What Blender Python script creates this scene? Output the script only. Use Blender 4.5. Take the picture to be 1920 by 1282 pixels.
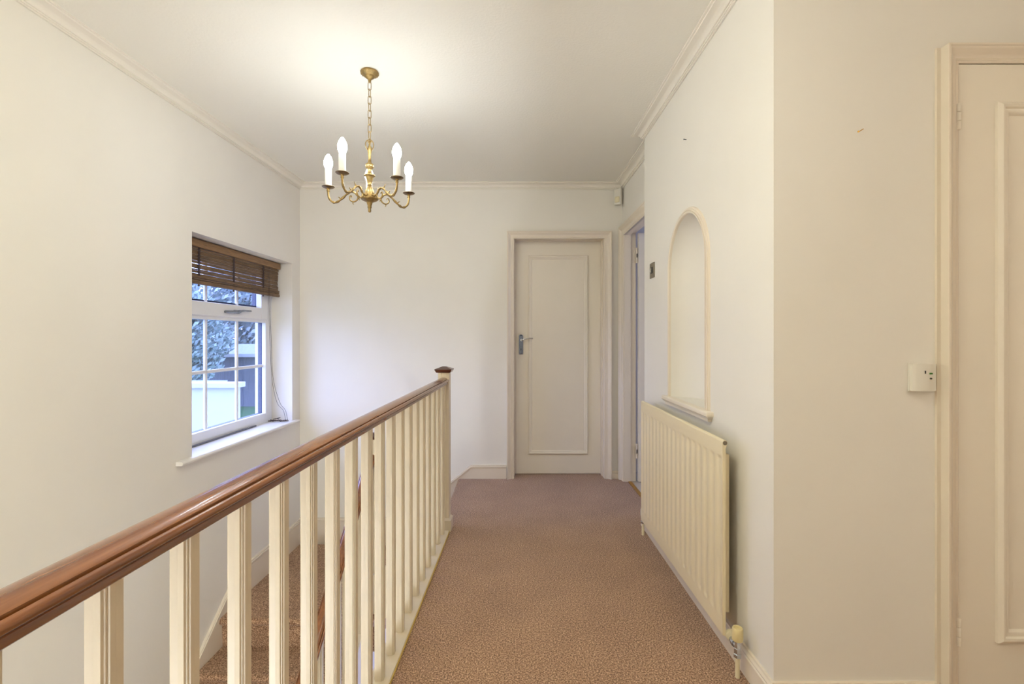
import bpy, bmesh, math, random
from mathutils import Vector, Matrix
random.seed(7)
for o in list(bpy.data.objects):
    bpy.data.objects.remove(o)
scene = bpy.context.scene
C = scene.collection
PI = math.pi
R = math.radians

# ------------------------------------------------------------------ camera
F = 910.0                       # focal length in pixels of the 1920 px wide frame
cd = bpy.data.cameras.new('camera')
cam = bpy.data.objects.new('camera', cd)
C.objects.link(cam)
cd.sensor_width = 36.0
cd.lens = 36.0 * F / 1920.0
cd.shift_y = -8.5 / 1920.0
cd.clip_start = 0.02
cd.clip_end = 300
cam.location = (0, 0, 1.16)
cam.rotation_euler = (PI / 2, 0, 0)
scene.camera = cam

# ------------------------------------------------------------------ world, exposure
w = bpy.data.worlds.new('world')
scene.world = w
w.use_nodes = True
bg = w.node_tree.nodes['Background']
# dusk sky: blue, brighter towards the side the window looks out on
SKY = (0.44, 0.53, 1.03)
bg.inputs['Strength'].default_value = 8.0
wt = w.node_tree
wtc = wt.nodes.new('ShaderNodeTexCoord')
wdp = wt.nodes.new('ShaderNodeVectorMath')
wdp.operation = 'DOT_PRODUCT'
wdp.inputs[1].default_value = Vector((-0.90, -0.10, 0.42)).normalized()
wt.links.new(wtc.outputs['Generated'], wdp.inputs[0])
wrp = wt.nodes.new('ShaderNodeValToRGB')
wrp.color_ramp.elements[0].position = 0.0
wrp.color_ramp.elements[0].color = (*[v * 0.5 for v in SKY], 1)
wrp.color_ramp.elements[1].position = 1.0
wrp.color_ramp.elements[1].color = (*[v * 1.25 for v in SKY], 1)
wt.links.new(wdp.outputs['Value'], wrp.inputs['Fac'])
wt.links.new(wrp.outputs['Color'], bg.inputs['Color'])
vs = scene.view_settings
vs.view_transform = 'Standard'
vs.look = 'None'
vs.gamma = 1.0
vs.use_curve_mapping = False
vs.exposure = 0.10

BULB = 67.0                   # chandelier bulbs
WARM = (1.0, 1.08, 1.14)
# out-of-frame lamps, A and D are added fill: strength, colour
FILL_A = 54.0
LAMP_C = 22.0
FILL_D = 72.0
WARM_A = (0.97, 0.98, 0.82)
WARM_C = (1.1, 0.96, 0.86)
WARM_D = (0.97, 1.07, 1.20)

# ------------------------------------------------------------------ materials
def lin(c):
    return tuple(((v / 12.92) if v <= 0.04045 else ((v + 0.055) / 1.055) ** 2.4) for v in c)

def hexc(h):
    return lin(tuple(int(h[i:i + 2], 16) / 255 for i in (0, 2, 4)))

def mat(name, col, rough=0.5, metal=0.0, var=0.0, vscale=6.0, bump=0.0, bscale=200.0, spec=0.5, coat=0.0, bdist=0.002):
    m = bpy.data.materials.new(name)
    m.use_nodes = True
    nt = m.node_tree
    p = nt.nodes['Principled BSDF']
    c = hexc(col) if isinstance(col, str) else col
    p.inputs['Base Color'].default_value = (*c, 1)
    p.inputs['Roughness'].default_value = rough
    p.inputs['Metallic'].default_value = metal
    p.inputs['Specular IOR Level'].default_value = spec
    if coat:
        p.inputs['Coat Weight'].default_value = coat
        p.inputs['Coat Roughness'].default_value = 0.12
    tc = nt.nodes.new('ShaderNodeTexCoord')
    if var:
        n = nt.nodes.new('ShaderNodeTexNoise')
        n.inputs['Scale'].default_value = vscale
        n.inputs['Detail'].default_value = 5
        nt.links.new(tc.outputs['Object'], n.inputs['Vector'])
        r = nt.nodes.new('ShaderNodeValToRGB')
        r.color_ramp.elements[0].position = 0.3
        r.color_ramp.elements[1].position = 0.7
        r.color_ramp.elements[0].color = (*[v * (1 - var) for v in c], 1)
        r.color_ramp.elements[1].color = (*[min(1, v * (1 + var)) for v in c], 1)
        nt.links.new(n.outputs['Fac'], r.inputs['Fac'])
        nt.links.new(r.outputs['Color'], p.inputs['Base Color'])
    if bump:
        n = nt.nodes.new('ShaderNodeTexNoise')
        n.inputs['Scale'].default_value = bscale
        n.inputs['Detail'].default_value = 3
        nt.links.new(tc.outputs['Object'], n.inputs['Vector'])
        b = nt.nodes.new('ShaderNodeBump')
        b.inputs['Strength'].default_value = bump
        b.inputs['Distance'].default_value = bdist
        nt.links.new(n.outputs['Fac'], b.inputs['Height'])
        nt.links.new(b.outputs['Normal'], p.inputs['Normal'])
    return m

def emit_mat(name, col, strength, base=(0.9, 0.9, 0.9)):
    m = mat(name, base, 0.4)
    p = m.node_tree.nodes['Principled BSDF']
    p.inputs['Emission Color'].default_value = (*col, 1)
    p.inputs['Emission Strength'].default_value = strength
    return m

def carpet_mat():
    m = mat('carpet', '7d5c45', 0.95, spec=0.1)
    nt = m.node_tree
    p = nt.nodes['Principled BSDF']
    tc = nt.nodes.new('ShaderNodeTexCoord')
    n = nt.nodes.new('ShaderNodeTexNoise')
    n.inputs['Scale'].default_value = 180
    n.inputs['Detail'].default_value = 3
    n.inputs['Roughness'].default_value = 0.7
    nt.links.new(tc.outputs['Object'], n.inputs['Vector'])
    r = nt.nodes.new('ShaderNodeValToRGB')
    e = r.color_ramp.elements
    e[0].position, e[0].color = 0.36, (*hexc('5f422c'), 1)
    e[1].position, e[1].color = 0.66, (*hexc('eac7a3'), 1)
    x = e.new(0.5)
    x.color = (*hexc('a67f60'), 1)
    nt.links.new(n.outputs['Fac'], r.inputs['Fac'])
    n2 = nt.nodes.new('ShaderNodeTexNoise')
    n2.inputs['Scale'].default_value = 4.0
    n2.inputs['Detail'].default_value = 6
    nt.links.new(tc.outputs['Object'], n2.inputs['Vector'])
    mx = nt.nodes.new('ShaderNodeMix')
    mx.data_type = 'RGBA'
    mx.blend_type = 'OVERLAY'
    mx.inputs['Factor'].default_value = 0.22
    nt.links.new(r.outputs['Color'], mx.inputs['A'])
    nt.links.new(n2.outputs['Fac'], mx.inputs['B'])
    nt.links.new(mx.outputs['Result'], p.inputs['Base Color'])
    b = nt.nodes.new('ShaderNodeBump')
    b.inputs['Strength'].default_value = 0.8
    b.inputs['Distance'].default_value = 0.004
    nt.links.new(n.outputs['Fac'], b.inputs['Height'])
    nt.links.new(b.outputs['Normal'], p.inputs['Normal'])
    p.inputs['Sheen Weight'].default_value = 0.25
    p.inputs['Sheen Roughness'].default_value = 0.5
    return m

def wood_mat(name, dark, light, rough, axis='Y', coat=0.4, scale=14.0, along=0.06):
    m = mat(name, dark, rough, coat=coat)
    nt = m.node_tree
    p = nt.nodes['Principled BSDF']
    tc = nt.nodes.new('ShaderNodeTexCoord')
    mp = nt.nodes.new('ShaderNodeMapping')
    s = {'X': (along, 1, 1), 'Y': (1, along, 1), 'Z': (1, 1, along)}[axis]
    mp.inputs['Scale'].default_value = [v * scale for v in s]
    nt.links.new(tc.outputs['Object'], mp.inputs['Vector'])
    n = nt.nodes.new('ShaderNodeTexNoise')
    n.inputs['Scale'].default_value = 5
    n.inputs['Detail'].default_value = 8
    n.inputs['Roughness'].default_value = 0.65
    n.inputs['Distortion'].default_value = 0.6
    nt.links.new(mp.outputs['Vector'], n.inputs['Vector'])
    r = nt.nodes.new('ShaderNodeValToRGB')
    r.color_ramp.elements[0].position = 0.32
    r.color_ramp.elements[1].position = 0.68
    r.color_ramp.elements[0].color = (*hexc(dark), 1)
    r.color_ramp.elements[1].color = (*hexc(light), 1)
    nt.links.new(n.outputs['Fac'], r.inputs['Fac'])
    nt.links.new(r.outputs['Color'], p.inputs['Base Color'])
    return m

def glass_mat():
    m = bpy.data.materials.new('window_glass')
    m.use_nodes = True
    nt = m.node_tree
    nt.nodes.clear()
    out = nt.nodes.new('ShaderNodeOutputMaterial')
    tr = nt.nodes.new('ShaderNodeBsdfTransparent')
    tr.inputs['Color'].default_value = (0.93, 0.96, 0.98, 1)
    gl = nt.nodes.new('ShaderNodeBsdfGlossy')
    gl.inputs['Roughness'].default_value = 0.01
    lw = nt.nodes.new('ShaderNodeLayerWeight')
    pw = nt.nodes.new('ShaderNodeMath')
    pw.operation = 'POWER'
    pw.inputs[1].default_value = 5.0
    nt.links.new(lw.outputs['Facing'], pw.inputs[0])
    fr = nt.nodes.new('ShaderNodeMath')
    fr.operation = 'MULTIPLY_ADD'
    fr.inputs[1].default_value = 0.9
    fr.inputs[2].default_value = 0.05
    nt.links.new(pw.outputs[0], fr.inputs[0])
    mx = nt.nodes.new('ShaderNodeMixShader')
    nt.links.new(fr.outputs[0], mx.inputs['Fac'])
    nt.links.new(tr.outputs['BSDF'], mx.inputs[1])
    nt.links.new(gl.outputs['BSDF'], mx.inputs[2])
    nt.links.new(mx.outputs['Shader'], out.inputs['Surface'])
    return m

M = {
    'wall': mat('wall_paint', 'f3ede1', 0.75, bump=0.12, bscale=60, spec=0.25, var=0.012, vscale=3),
    'ceil': mat('ceiling_paint', 'f5f0e3', 0.85, bump=0.35, bscale=85, spec=0.2, bdist=0.004),
    'trim': mat('trim_gloss', 'f0e3ce', 0.35, bump=0.04, bscale=40),
    'cornice': mat('cornice_paint', 'f4ecdd', 0.55),
    'door': mat('door_paint', 'f6ecd9', 0.42, bump=0.05, bscale=50, var=0.01),
    'bal': mat('baluster_paint', 'e9dbc0', 0.38, var=0.035, vscale=14, bump=0.06, bscale=70),
    'rad': mat('radiator_enamel', 'efdfba', 0.35),
    'carpet': carpet_mat(),
    'rail': wood_mat('handrail_mahogany', '68391a', '915a2e', 0.26, 'Y', 0.5, 10),
    'cap': wood_mat('newel_cap_mahogany', '3a1a0e', '5c2d18', 0.3, 'X', 0.4),
    'upvc': mat('window_plastic', 'f3f1ee', 0.3),
    'outer': mat('frame_outer_dark', '30385a', 0.4),
    'sill': mat('sill_gloss', 'f4efe6', 0.28),
    'glass': glass_mat(),
    'bamboo': wood_mat('bamboo', '4b3622', '8a6a48', 0.55, 'Y', 0.0, 30),
    'bambool': wood_mat('bamboo_rail', '6e4f30', 'a57f52', 0.5, 'Y', 0.0, 30),
    'cord': mat('cord_brown', '4a3b38', 0.8),
    'dark': mat('dark_rubber', '4a4a4e', 0.6),
    'strip': mat('strip_grey', '6c6c74', 0.5),
    'casement': mat('casement_chrome', '8b9098', 0.22, metal=1.0),
    'plate': mat('handle_plate_chrome', '767e90', 0.14, metal=1.0),  # reflection of the dim bluish room is put into the base colour
    'brass': mat('antique_brass', 'a08757', 0.42, metal=0.9, var=0.3, vscale=70),
    'brassd': mat('antique_brass_dark', '8a765a', 0.4, metal=1.0, var=0.3, vscale=60),
    'candle': mat('candle_sleeve', 'fbf7ee', 0.45),
    'bulb': emit_mat('bulb_glass_lit', WARM, BULB),
    'bowl_a': emit_mat('bowl_lit_a', WARM_A, FILL_A),
    'bowl_c': emit_mat('bowl_lit_c', WARM_C, LAMP_C),
    'bowl_d': emit_mat('bowl_lit_d', WARM_D, FILL_D),
    'chrome': mat('chrome', 'c9ced6', 0.12, metal=1.0),
    'steel': mat('brushed_steel', '8f8676', 0.38, metal=0.85),
    'black': mat('black_detail', '1c1a18', 0.5),
    'plastic': mat('white_plastic', 'efe9da', 0.4),
    'cream': mat('cream_plastic', 'f0e3bd', 0.4),
    'valve': mat('valve_knob_plastic', 'ecd9a0', 0.4),
    'green': mat('indicator_green', '3f7a2c', 0.4),
    'gold': mat('threshold_brass', 'c79a45', 0.35, metal=0.9),
    'yellow': mat('aged_varnish_edge', 'd9b95e', 0.5),
    'vinyl': mat('pale_vinyl', 'd9cdbb', 0.5, var=0.05, vscale=5),
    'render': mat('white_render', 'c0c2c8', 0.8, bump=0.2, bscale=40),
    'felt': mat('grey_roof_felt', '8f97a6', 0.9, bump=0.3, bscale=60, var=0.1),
    'lawn': mat('lawn', (0.070, 0.150, 0.080), 0.9, spec=0.0, var=0.25, vscale=3, bump=0.5, bscale=30),
    'leaf': mat('leaves', (0.38, 0.48, 0.48), 0.8, spec=0.0, var=0.18, vscale=1.2),  # bluish distance haze is mixed into the leaf colour
    'leafp': mat('leaves_pale', (0.46, 0.53, 0.55), 0.8, spec=0.0, var=0.15, vscale=1.2),  # paler leaf tone, haze likewise part of the colour
    'bark': mat('bark', '4a4038', 0.9, var=0.3, vscale=8),
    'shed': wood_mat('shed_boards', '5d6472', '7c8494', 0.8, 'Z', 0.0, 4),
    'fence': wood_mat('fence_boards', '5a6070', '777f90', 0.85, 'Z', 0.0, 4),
}

# ------------------------------------------------------------------ mesh builder
class MB:
    def __init__(s):
        s.bm = bmesh.new()

    def face(s, pts):
        vs_ = [s.bm.verts.new(p) for p in pts]
        return s.bm.faces.new(vs_)

    def box(s, x0, x1, y0, y1, z0, z1, bev=0.0, seg=2):
        b = bmesh.new()
        g = bmesh.ops.create_cube(b, size=1)
        for v in b.verts:
            v.co = ((x0 + x1) / 2 + v.co.x * (x1 - x0), (y0 + y1) / 2 + v.co.y * (y1 - y0), (z0 + z1) / 2 + v.co.z * (z1 - z0))
        if bev:
            bmesh.ops.bevel(b, geom=list(b.edges), offset=bev, segments=seg, profile=0.5, affect='EDGES')
        s.join(b)
        return s

    def join(s, b, mx=None):
        if mx is not None:
            b.transform(mx)
        me = bpy.data.meshes.new('tmp')
        b.to_mesh(me)
        b.free()
        s.bm.from_mesh(me)
        bpy.data.meshes.remove(me)

    def prism(s, poly, axis, a0, a1):
        """extrude a 2D polygon along an axis; poly is (y,z), (x,z) or (x,y) for axis X, Y, Z"""
        def P(p, a):
            return {'X': (a, p[0], p[1]), 'Y': (p[0], a, p[1]), 'Z': (p[0], p[1], a)}[axis]
        A = [s.bm.verts.new(P(p, a0)) for p in poly]
        B = [s.bm.verts.new(P(p, a1)) for p in poly]
        n = len(poly)
        s.bm.faces.new(A)
        s.bm.faces.new(B[::-1])
        for i in range(n):
            j = (i + 1) % n
            s.bm.faces.new((A[i], A[j], B[j], B[i]))
        return s

    def lathe(s, prof, cx=0, cy=0, n=24, axis='Z', cz=0, caps=True):
        """prof: list of (r, h); around the axis"""
        rings = []
        for r, h in prof:
            ring = []
            for k in range(n):
                t = 2 * PI * k / n
                a, b = r * math.cos(t), r * math.sin(t)
                p = {'Z': (cx + a, cy + b, cz + h), 'Y': (cx + a, cy + h, cz + b), 'X': (cx + h, cy + a, cz + b)}[axis]
                ring.append(s.bm.verts.new(p))
            rings.append(ring)
        for i in range(len(rings) - 1):
            for k in range(n):
                l = (k + 1) % n
                s.bm.faces.new((rings[i][k], rings[i][l], rings[i + 1][l], rings[i + 1][k]))
        if caps:
            for ring in (rings[0], rings[-1]):
                s.bm.faces.new(ring)
        return s

    def tube(s, pts, r, n=8, closed=False):
        pts = [Vector(p) for p in pts]
        m = len(pts)
        rr = r if isinstance(r, (list, tuple)) else [r] * m
        rings = []
        up = None
        for i, p in enumerate(pts):
            if closed:
                t = pts[(i + 1) % m] - pts[i - 1]
            else:
                t = pts[min(i + 1, m - 1)] - pts[max(i - 1, 0)]
            t.normalize()
            if up is None:
                up = Vector((0, 0, 1)) if abs(t.z) < 0.9 else Vector((1, 0, 0))
            a = (up - t * up.dot(t))
            if a.length < 1e-6:
                a = t.orthogonal()
            a.normalize()
            up = a
            b = t.cross(a)
            rings.append([s.bm.verts.new(p + rr[i] * (math.cos(2 * PI * k / n) * a + math.sin(2 * PI * k / n) * b)) for k in range(n)])
        cnt = m if closed else m - 1
        for i in range(cnt):
            A, B = rings[i], rings[(i + 1) % m]
            for k in range(n):
                l = (k + 1) % n
                s.bm.faces.new((A[k], A[l], B[l], B[k]))
        if not closed:
            s.bm.faces.new(rings[0])
            s.bm.faces.new(rings[-1])
        return s

    def sweep(s, path, prof, N, closed=False):
        """mitred sweep of a closed profile (a, b): a along N x t in the plane of the path, b along N"""
        N = Vector(N)
        P = [Vector(p) for p in path]
        m = len(P)
        rings = []
        for i in range(m):
            if closed or 0 < i < m - 1:
                t0 = (P[i] - P[i - 1]).normalized()
                t1 = (P[(i + 1) % m] - P[i]).normalized()
            elif i == 0:
                t0 = t1 = (P[1] - P[0]).normalized()
            else:
                t0 = t1 = (P[-1] - P[-2]).normalized()
            n0, n1 = N.cross(t0), N.cross(t1)
            b = (n0 + n1)
            b.normalize()
            k = 1 / max(0.2, b.dot(n0))
            rings.append([s.bm.verts.new(P[i] + b * (k * a) + N * h) for a, h in prof])
        n = len(prof)
        cnt = m if closed else m - 1
        for i in range(cnt):
            A, B = rings[i], rings[(i + 1) % m]
            for k in range(n):
                l = (k + 1) % n
                s.bm.faces.new((A[k], A[l], B[l], B[k]))
        if not closed:
            s.bm.faces.new(rings[0])
            s.bm.faces.new(rings[-1][::-1])
        return s

    def build(s, name, m, parent=None, xf=None, smooth=None, recalc=True, **tags):
        if xf is not None:
            s.bm.transform(xf)
        if recalc:
            bmesh.ops.recalc_face_normals(s.bm, faces=list(s.bm.faces))
        me = bpy.data.meshes.new(name)
        s.bm.to_mesh(me)
        s.bm.free()
        me.materials.append(m)
        if smooth is not None:
            for p in me.polygons:
                p.use_smooth = True
            me.set_sharp_from_angle(angle=R(smooth))
        o = bpy.data.objects.new(name, me)
        C.objects.link(o)
        if parent is not None:
            o.parent = parent
            if parent.parent is None:      # vertices are in world space: undo the place of the thing once
                o.matrix_parent_inverse = parent.matrix_basis.inverted()
        for k, v in tags.items():
            o[k] = v
        return o

def thing(name, label, cat, loc=(0, 0, 0), group=None):
    o = bpy.data.objects.new(name, None)
    o.empty_display_size = 0.05
    C.objects.link(o)
    o.location = loc
    o['label'] = label
    o['category'] = cat
    if group:
        o['group'] = group
    return o

def tag(o, label, cat, group=None):
    o['label'] = label
    o['category'] = cat
    if group:
        o['group'] = group
    return o

def struct(mb, name, m, **k):
    return mb.build(name, m, kind='structure', **k)

def bez(ctrl, n=8):
    """Catmull-Rom through control points"""
    P = [Vector(p) for p in ctrl]
    out = []
    for i in range(len(P) - 1):
        p0 = P[max(i - 1, 0)]; p1 = P[i]; p2 = P[i + 1]; p3 = P[min(i + 2, len(P) - 1)]
        for k in range(n):
            t = k / n
            out.append(0.5 * ((2 * p1) + (-p0 + p2) * t + (2 * p0 - 5 * p1 + 4 * p2 - p3) * t * t + (-p0 + 3 * p1 - 3 * p2 + p3) * t ** 3))
    out.append(P[-1])
    return out

def line_frame(x0, k):
    """a local frame (u right, v along a line that runs away from the camera)"""
    return Matrix.Translation((x0, 0, 0)) @ Matrix.Rotation(-math.atan(k), 4, 'Z')

XL = line_frame(-1.837, 0.022)        # left wall
XB = line_frame(-0.491, 0.0275)       # landing balustrade
XS = line_frame(-0.945, 0.022)        # stair balustrade
CEIL = 2.424
YB = 4.0                               # back wall
XR = 0.815                             # wall with the niche
XA = 0.91                              # wall with the open door
YN, YF = 1.512, 2.985                  # near and far end of the niche wall
XE, YR = 2.7, -1.9                     # unseen ends of the landing
GROUND = -2.65

# ------------------------------------------------------------------ shell
mb = MB()
V0, V1, ZB, ZT = 2.696, 3.870, 0.478, 1.749
mb.box(-0.3, 0, -2.2, V0, GROUND, CEIL + 0.1)
mb.box(-0.3, 0, V1, 4.05, GROUND, CEIL + 0.1)
mb.box(-0.3, 0, V0, V1, GROUND, ZB)
mb.box(-0.3, 0, V0, V1, ZT, CEIL + 0.1)
struct(mb, 'wall_left', M['wall'], xf=XL)

DX0, DX1, DZ = 0.004, 0.773, 1.994     # hole of the closed door
mb = MB()
mb.box(-2.1, DX0, YB, YB + 0.2, GROUND, CEIL + 0.1)
mb.box(DX1, 1.02, YB, YB + 0.2, -0.3, CEIL + 0.1)
mb.box(DX0, DX1, YB, YB + 0.2, DZ, CEIL + 0.1)
mb.box(DX0, DX1, YB, YB + 0.2, GROUND, -0.26)
mb.box(DX0 - 0.05, DX1 + 0.05, YB + 0.2, YB + 0.22, -0.26, DZ + 0.05)
struct(mb, 'wall_back', M['wall'])

SY0, SY1 = 3.125, 3.925                # hole of the open door
mb = MB()
mb.box(XA, 1.0, YF, SY0, -0.2, CEIL + 0.1)
mb.box(XA, 1.0, SY1, YB, -0.2, CEIL + 0.1)
mb.box(XA, 1.0, SY0, SY1, 2.02, CEIL + 0.1)
struct(mb, 'wall_alcove', M['wall'])

# niche wall: face with an arched hole, the hollow behind it and its far return
NY, NA, NZS, NZB, ND = 2.2555, 0.2335, 1.497, 0.857, 0.15
mb = MB()
top = CEIL + 0.05
n = 40
arch = [(NY - NA * math.cos(PI * k / n), NZS + NA * math.sin(PI * k / n)) for k in range(n + 1)]
def q(y0, y1, z00, z01, z10, z11):
    mb.face([(XR, y0, z00), (XR, y1, z10), (XR, y1, z11), (XR, y0, z01)])
T = 40
def npt(th, z, f=1.0):
    return (XR + ND * math.sin(th) * f, NY - NA * math.cos(th) * f, z)
rows = [[npt(PI * k / T, NZB) for k in range(T + 1)], [npt(PI * k / T, NZS) for k in range(T + 1)]]
for j in range(1, 17):
    ph = PI / 2 * j / 16
    rows.append([npt(PI * k / T, NZS + NA * math.sin(ph), math.cos(ph) + 1e-5) for k in range(T + 1)])
for a, b in zip(rows, rows[1:]):
    for k in range(T):
        mb.face([a[k], a[k + 1], b[k + 1], b[k]])
mb.face(rows[0])
bmesh.ops.remove_doubles(mb.bm, verts=list(mb.bm.verts), dist=0.0003)
bmesh.ops.recalc_face_normals(mb.bm, faces=list(mb.bm.faces))
# the flat face has its own vertices, so the hollow's smooth shading ends at the arris
q(YN, NY - NA, -0.2, top, -0.2, top)
q(NY + NA, YF, -0.2, top, -0.2, top)
q(NY - NA, NY + NA, -0.2, NZB, -0.2, NZB)
for (ya, za), (yb, zb) in zip(arch, arch[1:]):
    q(ya, yb, za, top, zb, top)
mb.face([(XR, YF, -0.2), (1.05, YF, -0.2), (1.05, YF, top), (XR, YF, top)])
wr = struct(mb, 'wall_right', M['wall'], smooth=40, recalc=False)
for p in wr.data.polygons:
    if len(p.vertices) == 4 and all(abs(wr.data.vertices[v].co.x - XR) < 1e-5 for v in p.vertices) or p.normal.y * p.normal.y > 0.999:
        p.use_smooth = False

RX0, RX1, RZ = 1.366, 2.15, 2.012      # hole of the near door
mb = MB()
mb.box(XR + 0.0004, RX0, YN, YN + 0.12, -0.2, CEIL + 0.1)
mb.box(RX1, XE + 0.1, YN, YN + 0.12, -0.2, CEIL + 0.1)
mb.box(RX0, RX1, YN, YN + 0.12, RZ, CEIL + 0.1)
mb.box(RX0 - 0.05, RX1 + 0.05, YN + 0.12, YN + 0.14, -0.2, RZ + 0.05)
struct(mb, 'wall_near', M['wall'])
mb = MB()
mb.box(XE, XE + 0.1, YR, YN, -0.2, CEIL + 0.1)
struct(mb, 'wall_end', M['wall'])
mb = MB()
mb.box(-2.2, XE + 0.1, YR - 0.1, YR, GROUND, CEIL + 0.1)
struct(mb, 'wall_rear', M['wall'])
mb = MB()
mb.box(-2.2, XE + 0.1, YR - 0.1, YB + 0.2, CEIL, CEIL + 0.1)
struct(mb, 'ceiling', M['ceil'])

def bx(u, v):
    return tuple((XB @ Vector((u, v, 0)))[:2])
e0, e1 = bx(0.037, YR), bx(0.037, 2.905)
poly = [e0, e1, (-0.372, 2.98), (-0.425, 2.98), (-0.425, YB), (DX0, YB), (DX0, 4.17), (DX1, 4.17), (DX1, YB), (XA, YB),
        (XA, SY1), (0.945, SY1), (0.945, SY0), (XA, SY0), (XA, YF), (XR, YF), (XR, YN), (RX0, YN), (RX0, YN + 0.1), (RX1, YN + 0.1), (RX1, YN), (XE, YN), (XE, YR)]
mb = MB()
mb.prism(poly, 'Z', -0.25, 0.0)
mb.tube([(-0.425, 2.98, -0.02), (-0.425, YB, -0.02)], 0.02, 16)
struct(mb, 'floor', M['carpet'], smooth=50)
mb = MB()
mb.box(-2.2, -0.4, YR, YB, GROUND - 0.1, GROUND)
struct(mb, 'floor_hall', M['carpet'])
mb = MB()
mb.box(-0.03, 0.01, YR, 2.93, GROUND, -0.252)
struct(mb, 'wall_stairwell', M['wall'], xf=XB)

# the lit room beyond the open door
mb = MB()
mb.box(0.965, 3.1, 2.99, 4.25, -0.06, -0.004)
struct(mb, 'floor_side_room', M['vinyl'])
mb = MB()
mb.box(1.02, 3.1, YB + 0.2, YB + 0.3, -0.06, CEIL)
mb.box(1.0, 3.1, 2.88, YF - 0.001, -0.06, CEIL)
mb.box(3.1, 3.2, 2.9, YB + 0.3, -0.06, 0.9)
mb.box(3.1, 3.2, 2.9, YB + 0.3, 2.1, CEIL)
struct(mb, 'wall_side_room', M['wall'])
mb = MB()
mb.box(1.0, 3.2, 2.88, YB + 0.3, CEIL, CEIL + 0.1)
struct(mb, 'ceiling_side_room', M['ceil'])

# ------------------------------------------------------------------ cornice
CP, CH = 0.068, 0.046
cor = [(0.001, 0)] + [(0.001, -CH), (0.008, -CH), (0.008, -CH + 0.006), (0.013, -CH + 0.006), (0.013, -CH + 0.012), (0.019, -CH + 0.012)]
for k in range(9):
    t = k / 8 * PI / 2
    cor.append((0.019 + 0.038 * (1 - math.cos(t)), -CH + 0.014 + 0.022 * math.sin(t)))
cor += [(CP - 0.009, -0.006), (CP, -0.006), (CP, 0)]
lw0 = XL @ Vector((0, YR, 0)); lw1 = XL @ Vector((0, YB + 0.04, 0))
lx = lambda y: -1.837 + 0.022 * y
path = [(lx(YR), YR, CEIL), (lx(YB), YB, CEIL), (XA, YB, CEIL), (XA, YF, CEIL), (XR, YF, CEIL), (XR, YN, CEIL), (XE, YN, CEIL), (XE, YR, CEIL)]
cor_l = [(-a, h) for a, h in cor]
struct(MB().sweep(path, cor_l, (0, 0, 1), closed=True), 'trim_1', M['cornice'], smooth=30)

# ------------------------------------------------------------------ baseboards
def skirt_prof(h, t=0.018):
    return [(0, 0), (t, 0), (t, h - 0.022), (t - 0.004, h - 0.018), (t - 0.002, h - 0.012), (t - 0.008, h - 0.006), (t - 0.010, h), (0, h)]
sk = [(-a, h) for a, h in skirt_prof(0.09)]
path = [(XA, SY0 - 0.07, 0), (XA, YF, 0), (XR, YF, 0), (XR, YN, 0), (1.325, YN, 0)]
struct(MB().sweep(path, sk, (0, 0, 1)), 'baseboard_right', M['trim'])
struct(MB().sweep([(0.818, YB, 0), (XA, YB, 0)], [(-a, h) for a, h in skirt_prof(0.062)], (0, 0, 1)), 'baseboard_corner', M['trim'])
# back wall: level on the landing, raking down the short flight, level over the quarter landing
top = [(-0.046, 0.112), (-0.338, 0.112), (-0.873, -0.3235), (-1.76, -0.3235)]
bot = [(-1.76, -0.56), (-0.93, -0.56), (-0.40, -0.13), (-0.046, -0.03)]
mb = MB()
mb.prism(top + bot, 'Y', YB - 0.016, YB)
mb.sweep([(x, YB - 0.016, z - 0.016) for x, z in top], [(-0.006, 0), (-0.006, 0.005), (0, 0.006), (0.004, 0.003), (0.014, 0.001), (0.016, -0.014), (0.012, -0.015), (-0.004, -0.001)], (0, -1, 0))
struct(mb, 'baseboard_back', M['trim'])
mb = MB()
top = [(4.02, -0.335), (3.107, -0.335), (0.6, -0.335 - 0.806 * 2.507)]
bot = [(0.6, -0.75 - 0.806 * 2.507), (3.1, -0.75), (4.02, -0.75)]
mb.prism([p for p in top + bot], 'X', 0.0, 0.016)
mb.sweep([(0.016, v, z - 0.016) for v, z in top], [(-0.006, 0), (-0.006, 0.005), (0, 0.006), (0.004, 0.003), (0.014, 0.001), (0.016, -0.014), (0.012, -0.015), (-0.004, -0.001)], (1, 0, 0))
struct(mb, 'baseboard_left', M['trim'], xf=XL)

# ------------------------------------------------------------------ door casings
def casing(wd, t):
    """ogee casing: a = across from the inner edge to the outer edge, b = out of the wall"""
    ti = t * 0.38
    p = [(0, 0), (0, ti), (0.005, ti + 0.003), (0.009, ti + 0.0005), (0.013, ti + 0.004), (wd * 0.40, ti + 0.004)]
    a0, b0, a1, b1 = wd * 0.42, ti + 0.005, wd * 0.84, t - 0.003
    for k in range(1, 9):
        s_ = k / 8
        p.append((a0 + (a1 - a0) * s_, b0 + (b1 - b0) * (s_ * s_ * (3 - 2 * s_))))
    p += [(wd * 0.87, t - 0.001), (wd * 0.89, t), (wd, t), (wd, 0)]
    return p
# closed door at the end
pr = casing(0.058, 0.036)
ix0, ix1, iz = 0.016, 0.759, 1.972
mb = MB().sweep([(ix0, YB, -0.0), (ix0, YB, iz), (ix1, YB, iz), (ix1, YB, 0.0)], pr, (0, -1, 0))
mb.box(DX0, 0.0195, YB - 0.001, 4.17, 0, DZ)
mb.box(0.758, DX1, YB - 0.001, 4.17, 0, DZ)
mb.box(0.0195, 0.758, YB - 0.001, 4.17, 1.978, DZ)
mb.box(0.0195, 0.026, YB + 0.06, YB + 0.117, 0, 1.978)
mb.box(0.752, 0.758, YB + 0.06, YB + 0.117, 0, 1.978)
mb.box(0.026, 0.752, YB + 0.06, YB + 0.117, 1.971, 1.978)
struct(mb, 'trim_2', M['trim'], smooth=25)
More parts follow.
